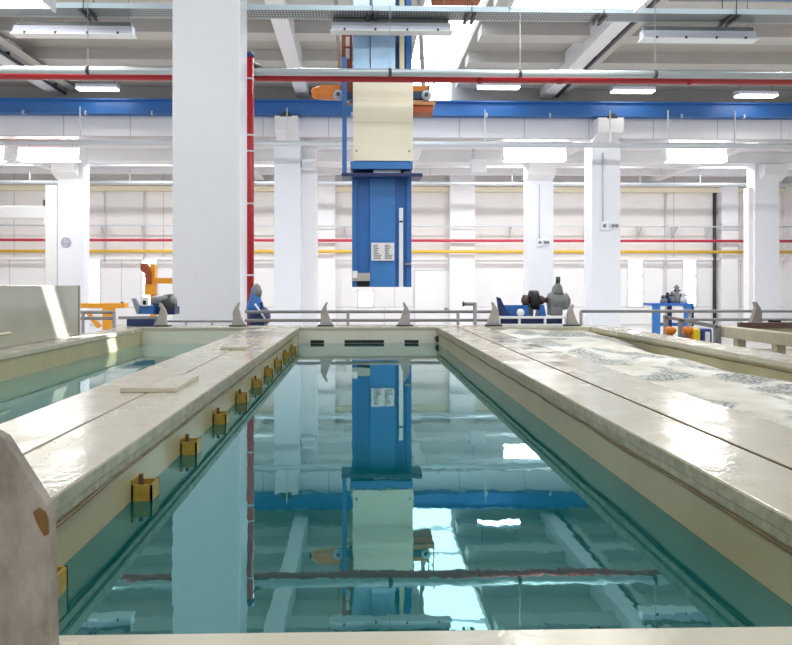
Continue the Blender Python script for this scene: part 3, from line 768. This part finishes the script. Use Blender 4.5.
# flight-bar guides --------------------------------------------------------
GD = 10.32
def guide_pts(x, h, s):
    pr = [(-.115, 0), (.085, 0), (.085, .04), (.07, .30), (.075, .56), (.05, .74), (-.01, 1.0), (-.035, .98), (-.01, .76), (-.035, .55), (-.075, .25), (-.115, .05)]
    return [(x + s * a * h / .36, LIP + b * h) for a, b in pr]
def guide(px, s, label, h=.355, m=None, d=GD):
    x = X(px, d)
    t = thing('bar_guide', (x, d, LIP), label, 'bar guide', 'horn-shaped guides on the tank ends')
    g = guide_pts(x, h, s); g = g if s > 0 else g[::-1]
    MB().prism(g, 'y', d, d + .09, .006).build('horn', m or M_horn, t)
    MB().box(x - .12, x + .12, d - .03, d + .13, LIP, LIP + .02, .004).build('foot_plate', M_dark, t)
guide(237.5, -1, 'horn guide at the foot of the huge column')
guide(325.5, -1, 'horn guide on the tank end at the central tank left corner')
guide(405, 1, 'horn guide on the tank end below the blue crane')
guide(494, 1, 'horn guide at the left end of the grey motor unit')
guide(572.5, -1, 'horn guide at the right end of the grey motor unit', .32)
guide(161, 1, 'horn guide in front of the left blue drive unit', .34)
guide(757.5, 1, 'dark horn guide on the far right tank', .36, mat('horn_dark', rgb(138, 134, 128), .5, noise=.3, scale=8))

# big near guide, bottom-left corner
d = 1.1
def nx(px, py): p = at(px, py, d); return (p.x, p.z)
t = thing('bar_guide', (X(10, d), d, LIP), 'big stained grey guide plate standing in the near left corner', 'bar guide')
pl = [nx(-80, 440), nx(-4, 430), nx(7, 436), nx(50, 503), nx(53, 518), nx(56, 640)]
pl = pl + [(pl[-1][0] + .004, LIP), (pl[0][0], LIP)]
MB().prism(pl[::-1], 'y', d - .0125, d + .0125, .003).build('horn', M_hornN, t)
MB().prism([nx(37, 509), nx(43, 505), nx(49, 509), nx(52, 516), nx(52.5, 531), nx(48, 533), nx(44, 526), nx(40, 518)][::-1], 'y', d - .014, d - .0122).build('rust_patch', M_rustspot, t, label='brown rust patch')
MB().box(X(-70, d), X(62, d), d - .07, d + .07, LIP, LIP + .012, .003).build('foot_plate', M_conc, t)

# ------------------------------------------------------------------ drive units on the tank ends
def drive_unit(x0, x1, d, label, full=True):
    t = thing('drive_unit', ((x0 + x1) / 2, d + .2, LIP), label, 'drive unit')
    W = x1 - x0; zb = LIP
    mb = MB()
    mb.box(x0, x1, d, d + .06, zb + .105, zb + .14, .004).box(x0, x1, d, d + .06, zb, zb + .025, .004)
    for f in (0, .29, .66, .97): mb.box(x0 + W * f, x0 + W * f + .03, d, d + .05, zb + .02, zb + .11)
    mb.build('front_frame', M_white2, t)
    MB().box(x0 + .05, x1 - .05, d + .12, d + .5, zb, zb + .10, .006).build('base_box', M_navy, t)
    MB().box(x0 + .12, x0 + W * .5, d + .3, d + .34, zb + .10, zb + .30, .006).build('back_plate', M_blue, t)
    MB().prism([(x0 - .01, zb + .43), (x0 + .05, zb + .41), (x0 + .13, zb + .24), (x0 + .2, zb + .16), (x0 + .03, zb + .14)], 'y', d + .08, d + .14, .005).build('guide_fin', M_navy, t)
    MB().ball((x0 + W * .33, d + .06, zb + .195), .058, 16).build('white_cap', M_white2, t)
    zc = zb + .375
    sh = MB().cyl((x0 + W * .40, d + .3, zc), (x0 + W * .78, d + .3, zc), .04, 14).build('shaft', M_brown, t)
    MB().lathe([(0, .03), (.02, .08), (.08, .085), (.11, .05)], (x0 + W * .40, d + .3, zc), 'x', 16).build('coupling', M_brown, t)
    MB().lathe([(0, .1), (.01, .15), (.13, .15), (.14, .1)], (x0 + W * .51, d + .3, zc), 'x', 20).build('brake_drum', M_black, t)
    MB().lathe([(0, .03), (.02, .07), (.06, .07), (.09, .04)], (x0 + W * .65, d + .3, zc), 'x', 16).build('coupling', M_brown, t)
    MB().box(x0 + W * .485, x0 + W * .555, d + .22, d + .4, zb + .1, zb + .3, .01).build('bearing_block', M_dark, t)
    for f in (.44, .68):
        MB().prism([(x0 + W * f - .07, zb + .1), (x0 + W * f + .07, zb + .1), (x0 + W * f + .03, zb + .3), (x0 + W * f - .03, zb + .3)], 'y', d + .2, d + .4, .005).build('bearing_bracket', M_blue, t)
    g = MB().lathe([(0, .08), (.02, .13), (.05, .13), (.06, .15)] + [(.07 + .02 * q, .15 if q % 2 else .133) for q in range(9)] + [(.25, .135), (.3, .13), (.34, .07)], (x0 + W * .78, d + .3, zc - .02), 'x', 22)
    g.box(x0 + W * .8, x0 + W * .98, d + .18, d + .42, zb + .14, zc, .02)
    g = g.build('gear_motor', M_motor, t)
    MB().prism([(x0 + W * .85, zc + .1), (x0 + W * 1.0, zc + .1), (x0 + W * .97, zc + .22), (x0 + W * .93, zc + .27), (x0 + W * .88, zc + .2)], 'y', d + .2, d + .4, .015).build('terminal_box', M_motor, g)
    MB().cyl((x0 + W * .935, d + .3, zc + .25), (x0 + W * .94, d + .3, zc + .36), .035, 12).build('cable_gland', M_dark, g)
    MB().cyl((x0 + W * 1.0, d + .3, zc - .02), (x0 + W * 1.05, d + .3, zc - .02), .08, 16).build('end_cap', M_motor, g)
    return t
drive_unit(X(498.5, 10.4), X(568, 10.4), 10.4, 'blue and grey motor drive on the right tank end')

# left drive group: blue boxes with motor
d = 10.38
t = thing('drive_unit', (X(140, d), d, LIP), 'blue drive with grey motor on the left tank end', 'drive unit')
def lp(name, m, px0, px1, py0, py1, d0, d1, bev=.008, par=None):
    return MB().box(X(px0, d), X(px1, d), d0, d1, Z(py1, d), Z(py0, d), bev).build(name, m, par or t)
lp('base_box', M_navy, 126.5, 154, 318.5, 325.8, d, d + .4)
lp('blue_block', M_blue, 135.5, 152, 305.5, 314, d + .05, d + .35)
MB().prism([(X(131, d), Z(298.5, d)), (X(134.5, d), Z(298, d)), (X(139, d), Z(307, d)), (X(138, d), Z(314, d)), (X(136, d), Z(314, d))], 'y', d + .02, d + .1, .004).build('guide_fin', mat('fin_grey', rgb(136, 142, 156), .4), t)
lp('motor_plate', M_paper, 141, 148, 297, 306, d + .0, d + .05)
lp('plate_window', M_black, 143, 146, 300.5, 304.5, d - .01, d + .01, 0)
MB().lathe([(0, .05), (.03, .08), (.3, .08), (.36, .05)], (X(147, d), d + .25, Z(301, d)), 'x', 18).build('motor', M_motor, t)
MB().lathe([(0, .08), (.02, .14), (.14, .15), (.2, .08)], (X(157, d), d + .3, Z(304, d)), 'x', 18).build('gear', M_dark, t)
lp('blue_foot', M_navy, 150, 171, 307, 315, d + .2, d + .5)
lp('crossbar', M_grey, 118, 158, 316, 319, d + .0, d + .06)
# blue pump beside the red riser
d = 11.6
c = at(258, 325, d)
t = thing('pump', (c.x, d, 1.2), 'dark blue pump motor at the foot of the red riser', 'pump')
def px_(px, py, dd=d): p = at(px, py, dd); return (p.x, dd, p.z)
MB().lathe([(0, .06), (.05, .13), (.14, .185), (.3, .19), (.36, .12), (.38, .04)], (c.x, d - .12, Z(317, d)), 'y', 20).build('motor_body', M_navy, t)
MB().lathe([(0, .16), (.12, .14), (.26, .09), (.42, .06), (.44, .02)], (X(254.5, d), d + .08, Z(313, d)), 'z', 18).build('pump_head', M_blue, t)
MB().lathe([(0, .07), (.1, .09), (.2, .06), (.24, .02)], (X(256, d), d + .08, Z(298, d)), 'z', 14).build('valve_cap', M_motor, t)
MB().cyl(px_(255, 304, d - .2), px_(265.5, 319.5, d - .2), .015, 8).build('white_rod', M_white2, t)
MB().tube([px_(258, 306), px_(262, 303), px_(262, 310)], .02, 8).build('hose', M_navy, t)
MB().box(c.x - .12, c.x + .12, d - .1, d + .2, 0, Z(322, d), .01).build('pedestal', M_navy, t)

# ------------------------------------------------------------------ handrails behind the tanks
RD = 11.25
def rail(pxa, pxb, pys, posts, label, d=RD, r=.026, zfoot=.0):
    xa, xb = X(pxa, d), X(pxb, d)
    t = thing('handrail', ((xa + xb) / 2, d, 0), label, 'handrail', 'grey handrails behind the tanks')
    for py in pys:
        z = Z(py, d); MB().cyl((xa, d, z), (xb, d, z), r, 12).build('rail', M_grey, t)
    for px in posts:
        x = X(px, d); MB().cyl((x, d, 0), (x, d, Z(min(pys), d)), r, 12).build('post', M_grey, t)
    return t
rail(78, 114, (312, 318), (83, 114), 'short handrail at the orange table', 11.2)
rail(245, 493, (311.7, 320.3), (348, 458), 'middle handrail behind the central tank', RD, .025)
rail(581, 800, (311.5,), (581, 690), 'long handrail right of the motor unit', RD, .025)
rail(685, 800, (320,), (716.5,), 'lower handrail behind the far right tank', RD - .12, .024)
rail(166, 236, (321,), (186, 212), 'low handrail in front of the huge column', RD, .018)
d = RD - .1
t = thing('pipe_stub', (X(476, d), d, 0), 'bent grey pipe hook standing left of the motor unit', 'pipe')
MB().tube([(X(464, d), d, Z(304, d)), (X(475, d), d, Z(304, d)), (X(475, d), d, 0)], .03).build('pipe', M_grey, t)
MB().cyl((X(462.5, d), d, Z(304, d)), (X(464, d), d, Z(304, d)), .04, 12).build('end_cap', M_dark, t)
# slope rail down on right
d = 10.2
t = thing('stair_rail', (X(690, d), d, 0), 'sloping grey stair rail beside the blue bench', 'handrail')
MB().prism([(X(664.5, d), Z(318.5, d)), (X(718, d), Z(329.5, d)), (X(718, d), Z(325.5, d)), (X(664.5, d), Z(315.5, d))], 'y', d, d + .06, .006).build('rail', M_grey, t)
for a, b, py in ((664.8, 668.5, 316), (679.5, 684, 319), (715, 721.5, 325)):
    MB().box(X(a, d), X(b, d), d, d + .06, 0, Z(py + 1, d), .005).build('post', M_grey, t)

# far right tank: frame with openings --------------------------------------
FX = 5.33
t = thing('framed_tank', (6.5, 6, 0), 'beige frame-sided tank at the right edge', 'tank', kind='thing')
MB().box(FX, FX + .16, 2.5, T_END, LIP - .16, LIP, .01).build('top_beam', M_conc, t)
MB().box(FX, 8.6, T_END, T_END + .3, LIP - .16, LIP, .01).build('top_beam', M_conc, t)
for y in (9.85, 8.92, 8.0, 7.1, 6.2, 5.3): MB().box(FX + .02, FX + .14, y - .06, y + .06, 0, LIP - .15, .008).build('post', M_conc, t)
MB().box(FX + .35, 8.5, 2.5, T_END - .02, .1, LIP - .32, .02).build('basin', mat('basin_grey', rgb(168, 164, 150), .6, noise=.3, scale=2), t)
MB().box(FX + .2, 8.5, T_END - .06, T_END + .02, LIP - .02, LIP + .06, .005).build('inner_lining', M_brown, t)
MB().box(FX + .03, FX + .12, 2.5, T_END, .6, .72, .005).build('low_beam', M_conc, t)
c = at(775, 323, T_END + .1)
MB().box(c.x - .05, c.x + .05, T_END + .03, T_END + .2, LIP, LIP + .09, .01).build('control_box', M_black, label='small black box on the far right tank end', cat='box')
# drums and valves in the gap behind the right tank
d = 9.9
c = at(704.5, 345, d)
zt = Z(329, d)
t = thing('drum', (c.x, d, 0), 'blue drum with a white label behind the right tank', 'drum')
MB().lathe([(0, .09), (.02, .095), (zt - .03, .095), (zt, .085)], (c.x, d, 0), 'z', 24).build('body', mat('drum_blue', rgb(30, 56, 140), .35), t)
MB().box(c.x - .035, c.x + .03, d - .1, d - .085, zt - .4, zt - .04).build('label_sheet', M_paper, t)
MB().cyl((c.x - .04, d, zt), (c.x - .04, d, zt + .03), .02, 12).build('bung', M_white2, t)
c = at(694.5, 345, d); zt = Z(329, d)
t = thing('canister', (c.x, d, 0), 'yellow canister beside the blue drum', 'canister')
MB().box(c.x - .05, c.x + .04, d - .1, d + .1, 0, zt, .02).build('body', M_tyel, t)
MB().cyl((c.x, d, zt), (c.x, d, zt + .03), .03, 12).build('cap', M_white2, t)
for px, l in ((670.5, 'orange valve between the stair rail posts'), (688, 'orange valve next to the yellow canister')):
    c = at(px, 332, d)
    t = thing('valve', (c.x, d, 0), l, 'valve', 'orange valves')
    MB().lathe([(0, .03), (.02, .055), (.12, .055), (.15, .03)], (c.x - .075, d, Z(331, d)), 'x', 16).build('body', M_orange, t)
    MB().cyl((c.x, d, 0), (c.x, d, Z(331, d)), .035, 12).build('stem_pipe', M_rustor, t)
    MB().cyl((c.x, d, Z(331, d)), (c.x, d, Z(326.5, d)), .02, 10).build('spindle', M_rustor, t)

# blue bench with instruments ------------------------------------------------
d = 31.8
bx0, bx1 = X(651, d), X(693.5, d); bt = Z(303.3, d, 672)
t = thing('work_bench', ((bx0 + bx1) / 2, d + .4, 0), 'tall bright blue steel bench by the right windows', 'bench')
MB().box(bx0, bx1, d - .05, d + .9, bt - .12, bt, .01).build('bench_top', mat('bench_blue', rgb(40, 112, 196), .4), t)
for px0, px1, dd in ((653, 660.5, 0), (685, 691.5, 0), (668, 672, .7), (690, 694, .7)):
    MB().box(X(px0, d + dd), X(px1, d + dd), d + dd, d + dd + .15, 0, bt - .1, .01).build('leg', M_blue2 if dd == 0 else M_navy, t)
MB().box(X(660, d), X(686, d), d + .72, d + .8, .6, .75).build('crossbar', M_blue, t)
for i, (px, h, r, m) in enumerate(((667.5, .38, .16, M_motor), (671.5, .5, .13, M_navy), (676, .55, .12, M_motor), (680.5, .85, .17, M_motor), (686.5, .5, .2, M_lpipe))):
    x = X(px, d)
    t = thing('instrument', (x, d + .4, bt), ['squat grey instrument leftmost on the blue bench', 'slim dark blue instrument, second from left on the blue bench', 'slim grey instrument in the middle of the blue bench', 'tallest grey instrument on the blue bench', 'pale round instrument rightmost on the blue bench'][i], 'instrument', 'instruments on the blue bench')
    MB().lathe([(0, r), (h * .45, r), (h * .5, r * .6), (h * .8, r * .55), (h * .85, r * .75), (h, r * .3)], (x, d + .4, bt), 'z', 14).build('body', m, t)
    MB().cyl((x - r * .9, d + .35, bt + h * .68), (x + r * .9, d + .35, bt + h * .68), .04, 10).build('cross_pipe', M_dark, t)

# orange table and jib at the left ------------------------------------------
d = 17.0
t = thing('orange_stand', (X(106, d), d, 0), 'orange steel stand with a diagonal brace behind the left tank', 'stand')
MB().box(X(78, d), X(124.5, d), d, d + .3, Z(307.8, d), Z(303, d), .012).build('top_beam', M_yellow, t)
MB().box(X(102, d), X(112, d), d + .02, d + .25, 0, Z(307, d), .01).build('post', M_yellow, t)
MB().prism([(X(84, d), Z(312, d)), (X(88, d), Z(312, d)), (X(100, d), Z(326, d)), (X(96, d), Z(328, d))], 'y', d + .05, d + .15, .006).build('brace', M_yellow, t)
MB().box(X(120.5, d), X(122.5, d), d + .02, d + .1, Z(303, d), Z(301.8, d)).build('stop', M_brown, t)
d = 18.5
t = thing('jib_crane', (X(151, d), d, 0), 'orange jib crane with a rusty hook arm left of the huge column', 'jib crane')
MB().box(X(150, d), X(155, d), d, d + .2, 0, Z(264, d), .01).build('post', M_yellow, t)
MB().box(X(144.8, d), X(152, d), d - .02, d + .15, Z(295, d), Z(283.5, d), .01).build('gusset', M_yellow, t)
MB().box(X(154.5, d), X(176, d), d + .02, d + .18, Z(283.6, d), Z(278, d), .01).build('arm', M_yellow, t)
MB().prism([nx_ for nx_ in [(X(141, d), Z(264, d)), (X(147, d), Z(263.5, d)), (X(152, d), Z(272, d)), (X(152, d), Z(284, d)), (X(146, d), Z(284, d)), (X(145.5, d), Z(274, d)), (X(141, d), Z(270, d))]][::-1], 'y', d - .06, d + .1, .01).build('hook_arm', M_rustor, t)
MB().box(X(152, d), X(156, d), d - .03, d + .2, Z(300, d), Z(294, d), .01).build('bracket', M_orange, t)

# ------------------------------------------------------------------ light
W = bpy.data.worlds.new('sky'); sc.world = W; W.use_nodes = True
bg = W.node_tree.nodes['Background']; bg.inputs['Color'].default_value = (0.92, 0.965, 1, 1); bg.inputs['Strength'].default_value = 5.0
def area(name, x, y, z, sx, sy, p, col=(.975, .988, 1), tilt=0):
    l = bpy.data.lights.new(name, 'AREA'); l.shape = 'RECTANGLE'; l.size = sx; l.size_y = sy; l.energy = p; l.color = col
    o = bpy.data.objects.new(name, l); COL.objects.link(o); o.location = (x, y, z); o.rotation_euler = (tilt, 0, 0)
    return o
# lamp rows of the hall roof (over and behind the camera, and along the bay)
for x in (-16, -8, 0.4, 9, 17):
    for y in (-7, 1, 9):
        area('roof_lamp_light', x, y, ROOF - .6, 3.0, .6, {-7: 400, 1: 160, 9: 170}[y])
for x in (-18, -9, -1, 7.6, 15, 22):
    area('roof_lamp_light', x, 19, ROOF - .6, 3.0, .6, 760)
for x in (-19, -12, -5, 1.5, 8, 14, 21):
    area('aisle_lamp_light', x, 38.2, ZAIS - .3, 3.0, .5, 360)

# added narrow lamp standing in for a daylight streak on the left panel and tank
v = Vector((-.336, -.44, -.6)).normalized()
nrm = Vector((0, .4, -.6)).cross(Vector((.28, .7, 0))).normalized()
l = bpy.data.lights.new('added_shaft_lamp', 'AREA'); l.shape = 'RECTANGLE'; l.size = .085; l.size_y = 1.9; l.energy = 8; l.spread = math.radians(.4); l.color = (1, .99, .97)
o = bpy.data.objects.new('added_shaft_lamp', l); COL.objects.link(o)
P = Vector((-3.40, 8.12, LIP - .02))
zax = -v; xax = nrm; yax = zax.cross(xax)
o.matrix_world = Matrix.Translation(P - v * (7.4 / abs(v.z))) @ Matrix((xax, yax, zax)).transposed().to_4x4()

# ------------------------------------------------------------------ camera
cd = bpy.data.cameras.new('camera'); cam = bpy.data.objects.new('camera', cd); COL.objects.link(cam)
cd.sensor_fit = 'HORIZONTAL'; cd.sensor_width = 36.0; cd.lens = F / 792 * 36
cd.shift_x = (396 - CX) / 792; cd.shift_y = -(322.5 - CY) / 792
cam.location = (0, 0, CZ); cam.rotation_euler = (PI / 2, 0, -YAW)
cd.clip_start = .05; cd.clip_end = 300
sc.camera = cam
vs = sc.view_settings
vs.view_transform = 'Standard'; vs.look = 'None'; vs.gamma = 1; vs.exposure = -0.14; vs.use_curve_mapping = False
sc.cycles.max_bounces = 10; sc.cycles.diffuse_bounces = 6; sc.cycles.glossy_bounces = 5; sc.cycles.transparent_max_bounces = 8
sc.cycles.sample_clamp_indirect = 8
sc.cycles.caustics_reflective = False; sc.cycles.caustics_refractive = False
